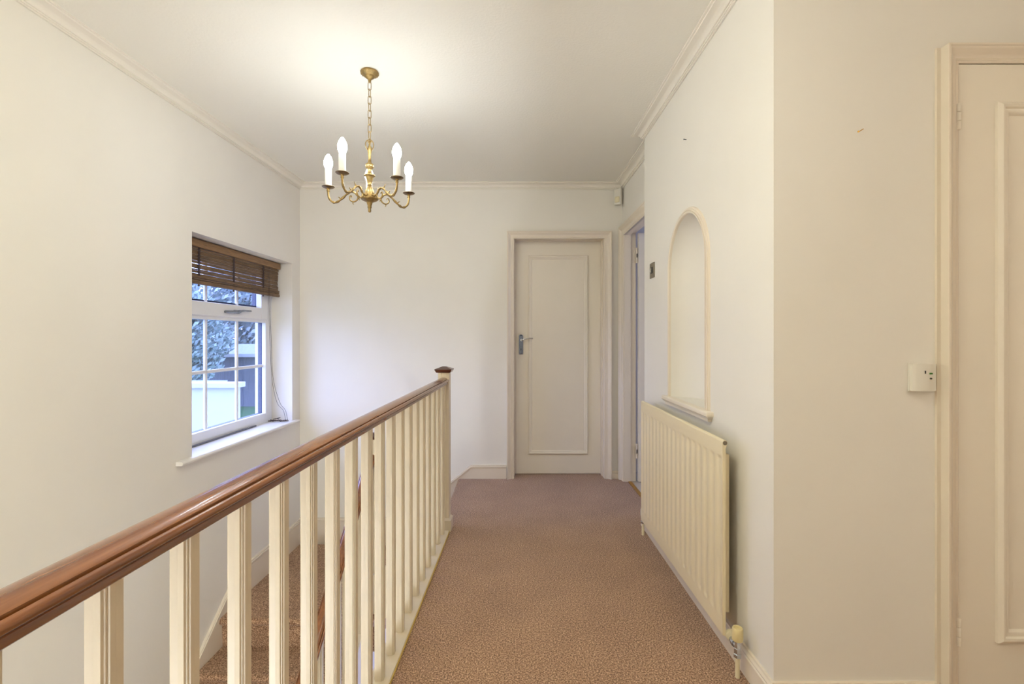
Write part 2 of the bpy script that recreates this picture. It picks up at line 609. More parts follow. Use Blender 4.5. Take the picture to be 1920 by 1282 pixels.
# open side door
mb = MB().sweep([(XA, 3.145, 0), (XA, 3.145, 1.985), (XA, 3.905, 1.985), (XA, 3.905, 0)], [(-a, h) for a, h in casing(0.072, 0.040)], (-1, 0, 0))
mb.bm.verts.ensure_lookup_table()
mb.box(0.905, 1.0, 3.925 - 0.006, 3.925, 0, 2.02)
mb.box(0.905, 0.955, 3.900, 3.920, 0, 2.004)
mb.box(0.905, 1.0, 3.125, 3.145, 0, 2.004)
mb.box(0.905, 0.955, 3.145, 3.900, 1.985, 2.02)
mb.box(0.955, 1.0, 3.145, 3.920, 2.003, 2.02)
struct(mb, 'trim_3', M['trim'], smooth=25)
# near door on the right
pr = casing(0.05, 0.037)
jx0, jx1, jz = 1.379, 2.138, 2.006
mb = MB().sweep([(jx0, YN, 0), (jx0, YN, jz), (jx1, YN, jz), (jx1, YN, 0)], pr, (0, -1, 0))
mb.box(1.317, 1.331, YN - 0.008, YN, 0.09, 2.057)  # extra strip gives the casing's side shadow a solid shape
mb.box(RX0, 1.374, YN - 0.012, YN + 0.11, 0, RZ)
mb.box(2.142, RX1, YN - 0.012, YN + 0.11, 0, RZ)
mb.box(1.374, 2.142, YN - 0.012, YN + 0.11, 2.008, RZ)
struct(mb, 'trim_4', M['trim'], smooth=25)

# ------------------------------------------------------------------ doors
def panel_mould(x0, x1, z0, z1, y, wd, hgt):
    p = [(0, 0), (0, hgt * 0.55), (wd * 0.12, hgt * 0.8), (wd * 0.28, hgt), (wd * 0.45, hgt * 0.9), (wd * 0.55, hgt * 0.55), (wd * 0.62, hgt * 0.6),
         (wd * 0.8, hgt * 0.5), (wd * 0.92, hgt * 0.3), (wd, 0)]
    p = [(-a, h) for a, h in p]
    return MB().sweep([(x0, y, z0), (x0, y, z1), (x1, y, z1), (x1, y, z0)], p, (0, -1, 0), closed=True)

d1 = struct(MB().box(0.0225, 0.7545, 4.121, 4.160, 0.004, 1.974, 0.002), 'door_1', M['door'])
panel_mould(0.136, 0.646, 0.169, 1.856, 4.121, 0.034, 0.017).build('panel_moulding', M['door'], d1, smooth=35)
mb = MB()
pl = [(0.058, 1.022), (0.062, 1.017), (0.091, 1.017), (0.095, 1.022), (0.095, 1.170)] + \
     [(0.0765 + 0.0185 * math.cos(t * PI / 10), 1.170 + 0.015 * math.sin(t * PI / 10)) for t in range(1, 10)] + [(0.058, 1.170)]
mb.prism(pl, 'Y', 4.115, 4.121)
hp = mb.build('handle_plate', M['plate'], d1, label='chrome handle plate')
mb = MB()
mb.lathe([(0.010, 0), (0.010, 0.020), (0.008, 0.022), (0.008, 0.046)], 0.078, 4.115 - 0.046, 16, 'Y', 1.138)
mb.tube(bez([(0.078, 4.072, 1.138), (0.098, 4.070, 1.143), (0.125, 4.070, 1.150), (0.150, 4.070, 1.153), (0.176, 4.071, 1.152)]), 0.0058, 10)
mb.build('lever', M['chrome'], hp, smooth=40, label='slim curved chrome lever')
mb = MB()
mb.lathe([(0.0045, 0), (0.0045, 0.002)], 0.0765, 4.1132, 12, 'Y', 1.062)
mb.box(0.0745, 0.0785, 4.1132, 4.1152, 1.044, 1.062)
mb.build('keyhole', M['black'], hp)
mb = MB()
for zz in (1.176, 1.026):
    mb.lathe([(0.004, 0), (0.004, 0.0016)], 0.0765, 4.1136, 10, 'Y', zz)
mb.build('screw', M['black'], hp)

d2 = struct(MB().box(1.012, 1.742, 3.880, 3.917, 0.006, 1.996, 0.002), 'door_2', M['door'])
def butt_hinge(par, x, y, z0, z1, r, m):
    mb = MB()
    h = (z1 - z0) / 3
    for k in range(3):
        mb.lathe([(r * 0.75, 0.0), (r, 0.001), (r, h - 0.003), (r * 0.75, h - 0.001)], x, y, 14, 'Z', z0 + k * h)
    return mb.build('hinge', m, par, smooth=40)
for z0, z1 in ((1.757, 1.880), (0.190, 0.307)):
    h = butt_hinge(d2, 1.002, 3.898, z0, z1, 0.008, M['trim'])
    MB().box(0.9965, 1.0075, 3.8885, 3.8895, (z0 + z1) / 2 - 0.016, (z0 + z1) / 2 + 0.012).build('hinge_pin', M['steel'], h)
    MB().box(0.985, 1.0, 3.915, 3.919, z0, z1).build('hinge_leaf', M['trim'], h)

d3 = struct(MB().box(1.3765, 2.1385, 1.499, 1.539, 0.006, 2.0035, 0.002), 'door_3', M['door'])
panel_mould(1.492, 2.022, 0.220, 1.884, 1.499, 0.040, 0.016).build('panel_moulding', M['door'], d3, smooth=35)
for z0, z1 in ((1.800, 1.882), (0.210, 0.297)):
    butt_hinge(d3, 1.3775, 1.4965, z0, z1, 0.0065, M['door'])

# brass strip where the carpet ends under the open door
tag(MB().box(0.934, 0.962, SY0, SY1 - 0.026, -0.003, 0.005, 0.002).build('threshold_strip', M['gold']), 'brass threshold strip on the floor of the open side doorway', 'threshold')

# ------------------------------------------------------------------ niche surround and shelf
mb = MB()
fr = [(0, 0), (0, 0.012), (0.003, 0.015), (0.009, 0.015), (0.0095, 0.010), (0.0125, 0.010), (0.013, 0.013), (0.019, 0.012), (0.0195, 0.007), (0.027, 0.006), (0.029, 0)]
path = [(XR, NY + NA, NZB)] + [(XR, y, z) for y, z in arch[::-1]] + [(XR, NY - NA, NZB)]
mb.sweep(path, [(a, h) for a, h in fr], (-1, 0, 0))
struct(mb, 'trim_5', M['trim'], smooth=30)
mb = MB()
mb.box(XR - 0.030, XR + 0.012, 1.962, 2.552, 0.836, 0.858, 0.005, 3)
mb.box(XR - 0.022, XR + 0.002, 1.972, 2.542, 0.828, 0.838, 0.003, 2)
mb.prism([(1.98, 0.816), (1.98, 0.829), (2.534, 0.829), (2.534, 0.816)], 'X', XR - 0.016, XR + 0.002)
struct(mb, 'trim_6', M['trim'], smooth=40)

# ------------------------------------------------------------------ window
win = bpy.data.objects.new('window_1', None)
C.objects.link(win)
win['kind'] = 'structure'
win.matrix_world = Matrix.Identity(4)
UI, UG, UO = -0.163, -0.195, -0.225
def ring(mb, v0, v1, z0, z1, wd, u0, u1, bev=0.004):
    mb.box(u0, u1, v0, v0 + wd, z0, z1, bev)
    mb.box(u0, u1, v1 - wd, v1, z0, z1, bev)
    mb.box(u0, u1, v0 + wd, v1 - wd, z0, z0 + wd, bev)
    mb.box(u0, u1, v0 + wd, v1 - wd, z1 - wd, z1, bev)
mb = MB()
GV0, GV1 = 2.79, 3.776
mb.box(UG, UI, V0, GV0, ZB, ZT, 0.004)
mb.box(UG, UI, GV1, V1, ZB, ZT, 0.004)
mb.box(UG, UI, GV0, GV1, ZB, 0.573, 0.006)
mb.box(UG, UI, GV0, GV1, 1.274, 1.302, 0.004)
mb.box(UG, UI, GV0, GV1, 1.715, ZT, 0.004)
mb.build('window_frame', M['upvc'], win, xf=XL)
mb = MB()
mb.box(UO, UG, V0, GV0, ZB, ZT)
mb.box(UO, UG, GV1, V1, ZB, ZT)
mb.box(UO, UG, GV0, GV1, ZB, 0.573)
mb.box(UO, UG, GV0, GV1, 1.274, 1.40)
mb.box(UO, UG, GV0, GV1, 1.68, ZT)
mb.box(UO, UG, 3.694, GV1, 1.40, 1.68)
mb.box(UO, UG, GV0, 2.872, 1.40, 1.68)
mb.build('outer_frame', M['outer'], win, xf=XL)
mb = MB()
mb.box(UG, UI + 0.012, 2.783, 2.872, 1.297, 1.722, 0.005)
mb.box(UG, UI + 0.012, 3.694, 3.783, 1.297, 1.722, 0.005)
mb.box(UG, UI + 0.012, 2.872, 3.694, 1.297, 1.385, 0.005)
mb.box(UG, UI + 0.012, 2.872, 3.694, 1.65, 1.722, 0.005)
sash = mb.build('sash', M['upvc'], win, xf=XL)
MB().box(UI + 0.003, UI + 0.008, 3.783, 3.787, 1.30, 1.72).build('sash_gasket', M['dark'], sash, xf=XL)
mb = MB()
for v in (3.10, 3.44):
    mb.box(UG - 0.006, UG + 0.010, v - 0.011, v + 0.011, 0.57, 1.277, 0.004)
mb.box(UG - 0.006, UG + 0.010, GV0 - 0.005, GV1 + 0.002, 0.929, 0.951, 0.004)
mb.build('glazing_bar', M['upvc'], win, xf=XL)
mb = MB()
for v in (3.10, 3.44):
    mb.box(UG - 0.006, UG + 0.010, v - 0.011, v + 0.011, 1.38, 1.655, 0.004)
mb.build('glazing_bar', M['upvc'], win, xf=XL)
MB().box(UG - 0.003, UG, GV0 - 0.01, GV1 + 0.01, 0.56, 1.29).build('pane', M['glass'], win, xf=XL)
MB().box(UG - 0.003, UG, 2.865, 3.70, 1.37, 1.66).build('pane', M['glass'], win, xf=XL)
mb = MB()
mb.box(UI + 0.012, UI + 0.020, 3.33, 3.40, 1.325, 1.349, 0.003)
mb.tube(bez([(UI + 0.024, 3.365, 1.337), (UI + 0.034, 3.39, 1.343), (UI + 0.036, 3.43, 1.348), (UI + 0.034, 3.51, 1.350)], 6), [0.010] * 6 + [0.008] * 6 + [0.006] * 7, 10)
mb.tube([(UI + 0.022, 3.225, 1.331), (UI + 0.028, 3.28, 1.333), (UI + 0.026, 3.36, 1.337)], 0.009, 10)
mb.lathe([(0.012, 0), (0.012, 0.018), (0.007, 0.022)], UI + 0.012, 3.365, 14, 'X', 1.337)
mb.build('handle', M['casement'], win, xf=XL, smooth=40, label='chrome casement handle')
mb = MB()
mb.box(UI - 0.002, 0.0, V0, V1, ZB, 0.5)
nose = [(0, ZB), (0.030, ZB), (0.036, ZB + 0.004), (0.039, ZB + 0.011), (0.036, ZB + 0.018), (0.030, 0.5), (0, 0.5)]
mb.prism([(u, z) for u, z in nose], 'Y', 2.571, 3.928)
mb.build('window_sill', M['sill'], win, xf=XL, smooth=30)

tag(MB().box(-0.150, -0.138, 2.70, 3.60, 0.5005, 0.511, 0.002).build('draught_strip', M['strip'], xf=XL), 'thin dark strip lying along the window sill against the frame', 'strip')

# ------------------------------------------------------------------ bamboo blind
bl = thing('bamboo_blind', 'half-raised brown bamboo slat blind hanging in the window recess', 'blind', tuple(XL @ Vector((-0.1, 3.28, 1.476))))
B0, B1 = 2.706, 3.852
MB().box(-0.118, -0.084, B0, B1, 1.697, 1.743, 0.004).build('head_rail', M['bambool'], bl, xf=XL)
mb = MB()
z = 1.694
k = 0
while z > 1.523:
    h = random.choice((0.008, 0.010, 0.013, 0.016))
    du = random.uniform(-0.003, 0.003)
    mb.box(-0.106 + du, -0.102 + du, B0 + random.uniform(0.001, 0.006), B1 - random.uniform(0.002, 0.012), z - h, z, 0.001, 1)
    z -= h + random.choice((0.0006, 0.001, 0.0022, 0.0034) if z < 1.62 else (0.0003, 0.0006, 0.001))
    k += 1
mb.build('slat_panel', M['bamboo'], bl, xf=XL)
mb = MB()
for (u0, u1, z0, z1) in ((-0.112, -0.088, 1.478, 1.500), (-0.109, -0.091, 1.502, 1.512), (-0.112, -0.090, 1.514, 1.528)):
    mb.box(u0, u1, B0 + 0.002, B1 - 0.004, z0, z1, 0.004)
mb.build('bottom_rail', M['bamboo'], bl, xf=XL)
for v in (2.90, 3.25, 3.62):
    mb = MB()
    mb.box(-0.0985, -0.0955, v - 0.008, v - 0.003, 1.49, 1.70)
    mb.box(-0.0985, -0.0955, v + 0.003, v + 0.008, 1.49, 1.70)
    zz = 1.53
    while zz < 1.69:
        mb.box(-0.0995, -0.0950, v - 0.011, v + 0.011, zz, zz + 0.003)
        zz += 0.019
    mb.lathe([(0.003, 0), (0.006, 0.003), (0.006, 0.008), (0.003, 0.011)], -0.100, v, 10, 'Z', 1.466)
    mb.build('ladder_cord', M['cord'], bl, xf=XL)
for dv, bow in ((0.0, 0.0), (0.018, 0.012)):
    pts = bez([(-0.088, 3.665 + dv, 1.70), (-0.083, 3.666 + dv, 1.48), (-0.083, 3.685 + dv, 1.15), (-0.080, 3.710 + dv, 0.85),
               (-0.065 + bow, 3.755 + dv, 0.66), (-0.035 + bow, 3.795 + dv * 0.5, 0.59), (-0.022 + bow, 3.805 + dv * 0.5, 0.515)], 8)
    MB().tube(pts, 0.0014, 6).build('pull_cord', M['cord'], bl, xf=XL)
mb = MB()
pts = []
for k in range(90):
    t = k / 89
    a = t * 2 * PI * 7
    u = -0.150 + 0.135 * t + 0.020 * math.sin(a)
    v = 3.805 + 0.018 * math.cos(a * 1.3) + 0.012 * math.sin(a * 0.45)
    pts.append((u, v, 0.503 + 0.009 * abs(math.sin(a * 0.8 + 0.6)) + (0.02 * math.sin(PI * (t - 0.35) / 0.25) if 0.35 < t < 0.6 else 0)))
mb.tube(pts, 0.0016, 6)
mb.tube(bez([(-0.158, 3.80, 0.506), (-0.10, 3.815, 0.507), (-0.05, 3.795, 0.508), (0.0, 3.81, 0.507)]), 0.0035, 6)
mb.tube(bez([(-0.155, 3.812, 0.505), (-0.11, 3.795, 0.510), (-0.07, 3.812, 0.507), (-0.025, 3.80, 0.507)]), 0.0032, 6)
mb.build('cord_tangle', M['cord'], bl, xf=XL, label='tangled end of the blind cords on the sill')

# ------------------------------------------------------------------ landing balustrade
bal = thing('balustrade', 'cream landing balustrade of square spindles with a mahogany handrail beside the brown carpet', 'balustrade', (-0.45, 1.6, 0))
rp = [(0, 0.920), (0.008, 0.9193), (0.016, 0.9172), (0.022, 0.9142), (0.0240, 0.9125), (0.0243, 0.9065), (0.0268, 0.9065), (0.0270, 0.9096), (0.0290, 0.9094), (0.0320, 0.9080),
      (0.0345, 0.9045), (0.0342, 0.9005), (0.0315, 0.8975), (0.0275, 0.8955), (0.0262, 0.8925), (0.0282, 0.8895), (0.0285, 0.8845), (0.0262, 0.8825)]
rp = rp + [(-a, h) for a, h in rp[::-1][:-1]]
mb = MB()
mb.prism(rp, 'Y', -0.5, 2.906)
mb.build('handrail', M['rail'], bal, xf=XB, smooth=45, label='dark glossy mahogany handrail')
def cross_section(hw):
    a, b, c = hw, hw * 0.60, hw * 0.80
    q4 = [(a, -b), (a - 0.0008, 0), (a, b), (c, b + 0.0008), (c, c), (b + 0.0008, c)]
    out = []
    for k in range(4):
        ct, st = math.cos(k * PI / 2), math.sin(k * PI / 2)
        out += [(x * ct - y * st, x * st + y * ct) for x, y in q4]
    return out
def baluster(mb, u, v, z0, z1, hw=0.0154):
    return mb.prism([(u + x, v + y) for x, y in cross_section(hw)], 'Z', z0, z1)
for k in range(-1, 18):
    v = 0.566 + 0.134 * k
    baluster(MB(), 0, v, 0.010, 0.884).build('baluster', M['bal'], bal, xf=XB)
mb = MB()
mb.box(-0.037, 0.037, -0.5, 2.896, -0.012, 0.010, 0.003)
mb.build('base_rail', M['bal'], bal, xf=XB)
MB().box(0.0365, 0.0405, -0.5, 2.896, -0.01, 0.006, 0.001).build('edge_bead', M['yellow'], bal, xf=XB, label='yellowed bead along the carpet edge')
MB().box(-0.034, 0.030, -0.5, 2.9, -0.252, -0.011).build('apron', M['bal'], bal, xf=XB)
def newel(parent, frame, u, v, z0, z1, plinth=True, hw=0.034):
    mb = MB()
    a = hw
    g = 0.0025
    q4 = [(a, -a * 0.35), (a - g, -a * 0.31), (a - g, -a * 0.29), (a, -a * 0.25), (a, a * 0.42), (a - g, a * 0.46), (a - g, a * 0.48), (a, a * 0.52), (a, a - 0.002), (a - 0.002, a)]
    poly = []
    for k in range(4):
        ct, st = math.cos(k * PI / 2), math.sin(k * PI / 2)
        poly += [(u + x * ct - y * st, v + x * st + y * ct) for x, y in q4]
    mb.prism(poly, 'Z', z0, z1)
    nw = mb.build('newel_post', M['bal'], parent, xf=frame)
    mb = MB()
    def sq(h, r):
        return [(u - r, v - r, h), (u + r, v - r, h), (u + r, v + r, h), (u - r, v + r, h)]
    rings = [sq(z1, 0.040), sq(z1 + 0.002, 0.043), sq(z1 + 0.017, 0.051), sq(z1 + 0.021, 0.051), sq(z1 + 0.036, 0.012)]
    mb.face(rings[0]); mb.face(rings[-1])
    for A, B in zip(rings, rings[1:]):
        for k in range(4):
            mb.face([A[k], A[(k + 1) % 4], B[(k + 1) % 4], B[k]])
    bmesh.ops.remove_doubles(mb.bm, verts=list(mb.bm.verts), dist=0.0001)
    mb.build('newel_cap', M['cap'], nw, xf=frame, label='dark mahogany pyramid cap')
    if plinth:
        mb = MB()
        mb.prism([(u - 0.046, v - 0.042), (u + 0.046, v - 0.042), (u + 0.046, v + 0.046), (u - 0.046, v + 0.046)], 'Z', z0 - 0.25, z0 + 0.066)
        rings = [sq(z0 + 0.066, 0.046), sq(z0 + 0.078, hw)]
        for k in range(4):
            mb.face([rings[0][k], rings[0][(k + 1) % 4], rings[1][(k + 1) % 4], rings[1][k]])
        mb.build('plinth', M['bal'], nw, xf=frame)
newel(bal, XB, 0.0, 2.942, 0.0, 0.949)

# ------------------------------------------------------------------ stairs
st = thing('staircase', 'brown carpeted stairs turning down beside the left wall below the window', 'stairs', (-1.3, 2.9, GROUND))
RISE, GO = 0.18, 0.223
def step_poly(front, back, zt, rise, sgn=1):
    """side view of a carpeted step with a rounded nosing that points towards -sgn"""
    r = 0.022
    p = [(back, zt)]
    for k in range(9):
        t = PI / 2 + PI * k / 8
        p.append((front + sgn * r * math.cos(t), zt - r + r * math.sin(t)))
    p += [(front + sgn * 0.006, zt - 2 * r), (front + sgn * 0.012, zt - rise - 0.02), (back, zt - rise - 0.02)]
    return p
mb = MB().prism(step_poly(2.935, YB - 0.03, -0.53, 0.183), 'X', 0.004, 0.945)
mb.build('quarter_landing', M['carpet'], st, xf=XL, smooth=40)
for k in range(1, 11):
    zt = -0.53 - 0.183 * k
    y1 = 2.947 - GO * (k - 1)
    mb = MB().prism(step_poly(2.935 - GO * k, y1, zt, 0.183), 'X', 0.004, 0.872)
    mb.build('step', M['carpet'], st, xf=XL, smooth=40)
for k, (xa, zt) in enumerate(((-0.655, -0.177), (-0.865, -0.354))):
    mb = MB().prism(step_poly(xa, xa + 0.225, zt, 0.178), 'Y', 3.0, YB - 0.005)
    mb.build('step', M['carpet'], st, smooth=40)
# white strings closing the flights
mb = MB()
pz = lambda v: -0.53 + 0.806 * (v - 2.92)
mb.prism([(3.02, pz(3.02) + 0.07), (0.75, pz(0.75) + 0.07), (0.75, pz(0.75) - 0.24), (3.02, pz(3.02) - 0.24)], 'X', -0.018, 0.018)
mb.build('outer_string', M['bal'], st, xf=XS)
mb = MB().prism([(-0.46, -0.03), (-0.46, -0.33), (-0.86, -0.62), (-0.86, -0.30)], 'Y', 2.965, 2.998)
mb.build('outer_string', M['bal'], st)

lb = thing('stair_balustrade', 'lower stair balustrade with raking mahogany rail, glimpsed through the landing spindles', 'balustrade', (-0.9, 3.0, -0.53))
rz = lambda v: 0.2467 + 0.80 * (v - 2.8125)
mb = MB()
A = [(a * 0.95, -0.3, h - 0.902) for a, h in rp]
v0, v1 = 0.9, 3.02
ra = [mb.bm.verts.new((a * 0.95, v0, rz(v0) + (h - 0.902) * 1.25)) for a, h in rp]
rb = [mb.bm.verts.new((a * 0.95, v1, rz(v1) + (h - 0.902) * 1.25)) for a, h in rp]
mb.bm.faces.new(ra); mb.bm.faces.new(rb)
for k in range(len(rp)):
    l = (k + 1) % len(rp)
    mb.bm.faces.new((ra[k], ra[l], rb[l], rb[k]))
mb.build('handrail', M['rail'], lb, xf=XS, smooth=45, label='raking mahogany handrail')
v = 2.93
while v > 1.0:
    baluster(MB(), 0, v, pz(v) + 0.05, rz(v) - 0.018).build('baluster', M['bal'], lb, xf=XS)
    v -= 0.112
newel(lb, XS, 0.0, 3.056, -0.56, 0.525, plinth=False)

# ------------------------------------------------------------------ radiator
rad = thing('radiator', 'cream panel radiator with vertical flutes on the wall below the arched niche', 'radiator', (0.77, 2.25, 0.108))
RY0, RY1, RZ0, RZ1, RXF = 1.710, 2.790, 0.108, 0.798, 0.742
mb = MB()
NYY, PITCH = 18 * 12, 0.06
ys = [RY0 + (RY1 - RY0) * k / NYY for k in range(NYY + 1)]
zs = [RZ0 + 0.004, RZ0 + 0.02, RZ0 + 0.05] + [RZ0 + 0.058 + 0.004 * k for k in range(6)] + [RZ0 + 0.1 + (RZ1 - RZ0 - 0.2) * k / 10 for k in range(11)] + \
     [RZ1 - 0.078 + 0.004 * k for k in range(6)] + [RZ1 - 0.052]
def sstep(x):
    x = max(0.0, min(1.0, x))
    return x * x * (3 - 2 * x)
def flute(y, z):
    t = abs(((y - RY0) % PITCH) - PITCH / 2) / (PITCH / 2)
    a = 1 - sstep((t - 0.22) / 0.56)
    b = sstep((z - (RZ0 + 0.056)) / 0.016) * sstep((RZ1 - 0.056 - z) / 0.016)
    return 0.0036 * a * b
def topcurve():
    out = []
    for k in range(9):
        t = PI * k / 8
        out.append((RXF + 0.0085 - 0.0085 * math.cos(t), RZ1 - 0.010 + 0.010 * math.sin(t)))
    return out
grid = []
for z in zs:
    grid.append([(RXF + flute(y, z), y, z) for y in ys])
for x, z in topcurve():
    grid.append([(x, y, z) for y in ys])
grid.append([(RXF + 0.011, y, RZ1 - 0.03) for y in ys])
grid.append([(RXF + 0.011, y, RZ0) for y in ys])
vv = [[mb.bm.verts.new(p) for p in row] for row in grid]
for a, b in zip(vv, vv[1:]):
    for k in range(NYY):
        mb.bm.faces.new((a[k], a[k + 1], b[k + 1], b[k]))
for k in range(NYY):
    mb.bm.faces.new((vv[-1][k], vv[-1][k + 1], vv[0][k + 1], vv[0][k]))
for col in (0, NYY):
    mb.bm.faces.new([r[col] for r in vv])
mb.build('panel', M['rad'], rad, smooth=35)
for yy, s_ in ((RY0, -1), (RY1, 1)):
    mb = MB()
    mb.lathe([(0.0055, 0), (0.0075, 0.0006), (0.0075, 0.0016), (0.0050, 0.0018)], RXF + 0.0085, yy - (0.0018 if s_ < 0 else 0), 16, 'Y', RZ1 - 0.010)
    mb.build('vent_plug', M['steel'], rad)
mb = MB()
y = RY0 + 0.032
mb.box(RXF + 0.011, RXF + 0.0375, RY0 + 0.032, RY0 + 0.034, 0.174, 0.740)
mb.box(RXF + 0.0125, RXF + 0.0140, RY0 + 0.032, RY1 - 0.032, 0.174, 0.740)
while y < RY1 - 0.05:
    pts = [(RXF + 0.014, y), (RXF + 0.037, y + 0.004), (RXF + 0.037, y + 0.020), (RXF + 0.014, y + 0.024)]
    pin = [(RXF + 0.014, y + 0.0235), (RXF + 0.0360, y + 0.0195), (RXF + 0.0360, y + 0.0045), (RXF + 0.014, y + 0.0005)]
    mb.prism(pts + pin, 'Z', 0.174, 0.740)
    y += 0.030
mb.build('convector', M['rad'], rad)
for yy in (RY0 + 0.2, RY1 - 0.2):
    MB().box(RXF + 0.037, XR, yy, yy + 0.03, 0.22, 0.70).build('wall_bracket', M['rad'], rad)
def valve(yv, knob_top, s_, lock=False):
    X = 0.770
    mb = MB()
    mb.tube([(X, yv, -0.002), (X, yv, 0.080)], 0.0078, 14)
    mb.build('pipe', M['cream'], rad, smooth=50)
    mb = MB()
    mb.lathe([(0.010, 0.068), (0.0135, 0.070), (0.0135, 0.080), (0.011, 0.082), (0.0125, 0.086), (0.0125, 0.100), (0.0105, 0.102), (0.0105, 0.128)], X, yv, 6 if not lock else 16)
    mb.lathe([(0.0085, 0), (0.0085, 0.018), (0.0125, 0.019), (0.0125, 0.032), (0.009, 0.033), (0.009, 0.052)], X, yv if s_ > 0 else yv - 0.052, 12, 'Y', 0.103)
    vb = mb.build('valve_body', M['chrome'], rad, smooth=30, label='chrome valve body')
    mb = MB()
    yn = yv + s_ * 0.046
    mb.lathe([(0.014, 0), (0.018, 0.003), (0.018, 0.014), (0.012, 0.018)], X, min(yn, yn + s_ * 0.012), 18, 'Y', 0.150 if False else 0.112)
    mb.build('union_nut', M['cream'], rad, smooth=40)
    mb = MB()
    if lock:
        mb.lathe([(0.013, 0.112), (0.0145, 0.116), (0.0145, 0.150), (0.012, 0.156), (0.0, 0.157)], X, yv, 20, caps=False)
        mb.build('lockshield_cap', M['plastic'], rad, smooth=40)
    else:
        mb.lathe([(0.0165, 0.127), (0.0180, 0.131), (0.0180, 0.166), (0.0160, 0.170), (0.0110, 0.170), (0.0095, 0.164), (0.0, 0.163)], X, yv, 28, caps=False)
        mb.build('valve_knob', M['valve'], rad, smooth=40, label='yellowed round valve knob')
valve(1.657, 0.17, 1)
valve(2.852, 0.157, -1, True)

# ------------------------------------------------------------------ fittings on the walls
sw = thing('light_switch', 'square bronzed metal light switch on the wall beside the arched niche', 'light switch', (XR, 2.81, 1.548))
MB().box(XR - 0.006, XR, 2.766, 2.854, 1.504, 1.592, 0.003).build('plate', M['steel'], sw)
MB().box(XR - 0.0085, XR - 0.005, 2.795, 2.825, 1.530, 1.566, 0.001).build('insert', M['black'], sw, label='black switch insert')
mb = MB()
mb.prism([(XR - 0.008, 1.537), (XR - 0.016, 1.541), (XR - 0.012, 1.559), (XR - 0.008, 1.559)], 'Y', 2.803, 2.817)
mb.build('rocker', M['chrome'], sw, label='bright rocker')

pir = thing('motion_sensor', 'small white alarm motion sensor in the ceiling corner above the end door', 'sensor', (0.86, 3.97, 2.237))
rot = Matrix.Translation((0.868, 3.962, 0)) @ Matrix.Rotation(R(-38), 4, 'Z')
mb = MB().box(-0.031, 0.031, -0.020, 0.018, 2.240, 2.372, 0.009, 3)
mb.build('housing', M['plastic'], pir, xf=rot, smooth=40)
mb = MB().box(-0.020, 0.020, -0.025, -0.018, 2.258, 2.305, 0.006, 3)
mb.build('lens', M['cream'], pir, xf=rot, smooth=40)

cb = thing('control_box', 'small square white wall control with a green mark beside the near door frame', 'control box', (1.27, YN, 0.993))
MB().box(1.2320, 1.3070, YN - 0.006, YN, 0.993, 1.081, 0.002).build('back_plate', M['plastic'], cb)
mb = MB()
pts = [(1.2345, YN - 0.006)]
for k in range(13):
    t = k / 12
    pts.append((1.2345 + 0.0715 * t, YN - 0.017 - 0.007 * math.sin(PI * min(1, t * 1.15)) ** 0.6 if t * 1.15 < 1 else YN - 0.017))
pts.append((1.306, YN - 0.006))
mb.prism(pts, 'Z', 0.995, 1.079)
mb.build('cover', M['plastic'], cb, smooth=30)
MB().box(1.2655, 1.2680, YN - 0.0260, YN - 0.020, 1.049, 1.058).build('indicator_mark', M['black'], cb, label='small dark upright mark')
MB().box(1.2810, 1.2885, YN - 0.0260, YN - 0.020, 1.047, 1.0515).build('indicator_mark', M['green'], cb, label='small green dash')
MB().lathe([(0.0025, 0), (0.0025, 0.006)], 1.2845, YN - 0.0260, 12, 'Y', 1.034).build('button', M['black'], cb, label='tiny dark dot')

mb = MB()
mb.tube([(XR + 0.004, 2.268, 2.0835), (XR - 0.012, 2.268, 2.0855)], 0.0014, 8)
mb.tube([(XR - 0.0115, 2.268, 2.0855), (XR - 0.0130, 2.268, 2.0856)], 0.0032, 10)
tag(mb.build('nail', M['black']), 'tiny dark nail high on the wall above the arched niche', 'nail')
mb = MB()
mb.tube([(1.083, YN + 0.004, 1.802), (1.084, YN - 0.006, 1.803), (1.089, YN - 0.009, 1.806)], 0.0013, 8)
mb.tube([(1.079, YN - 0.001, 1.801), (1.079, YN + 0.002, 1.801)], 0.003, 10)
tag(mb.build('nail', M['gold']), 'small bent nail alone in the beige wall left of the near door', 'nail')

# ------------------------------------------------------------------ chandelier
CX, CY = -0.678, 2.311
ch = thing('chandelier', 'five-arm antique brass chandelier with lit candle bulbs hanging from the ceiling', 'chandelier', (CX, CY, CEIL))
mb = MB()
prof = [(0.0005, 2.372), (0.006, 2.373), (0.008, 2.386), (0.013, 2.392), (0.020, 2.396), (0.023, 2.403), (0.030, 2.405), (0.036, 2.410), (0.042, 2.414), (0.0425, 2.420), (0.040, CEIL)]
mb.lathe(prof, CX, CY, 36)
for k in range(18):
    t = 2 * PI * k / 18
    mb.lathe([(0.001, -0.003), (0.0035, -0.001), (0.0035, 0.002), (0.001, 0.004)], CX + 0.0385 * math.cos(t), CY + 0.0385 * math.sin(t), 8, 'Z', 2.413)
mb.build('ceiling_rose', M['brass'], ch, smooth=45)
mb = MB()
zc, k = 2.366, 0
LH, LW = 0.0195, 0.0075
while zc > 2.100:
    pts = []
    for j in range(16):
        t = 2 * PI * j / 16
        a = LW * math.cos(t)
        b = (LH - LW) * (1 if math.sin(t) > 0 else -1) * min(1, abs(math.sin(t)) * 3) + LW * math.sin(t)
        pts.append((CX + (a if k % 2 == 0 else a * 0.25), CY + (0 if k % 2 == 0 else a), zc - 0.010 + b))
    mb.tube(pts, 0.0017, 7, closed=True)
    zc -= 0.0335
    k += 1
mb.build('chain', M['brass'], ch, smooth=60)
mb = MB()
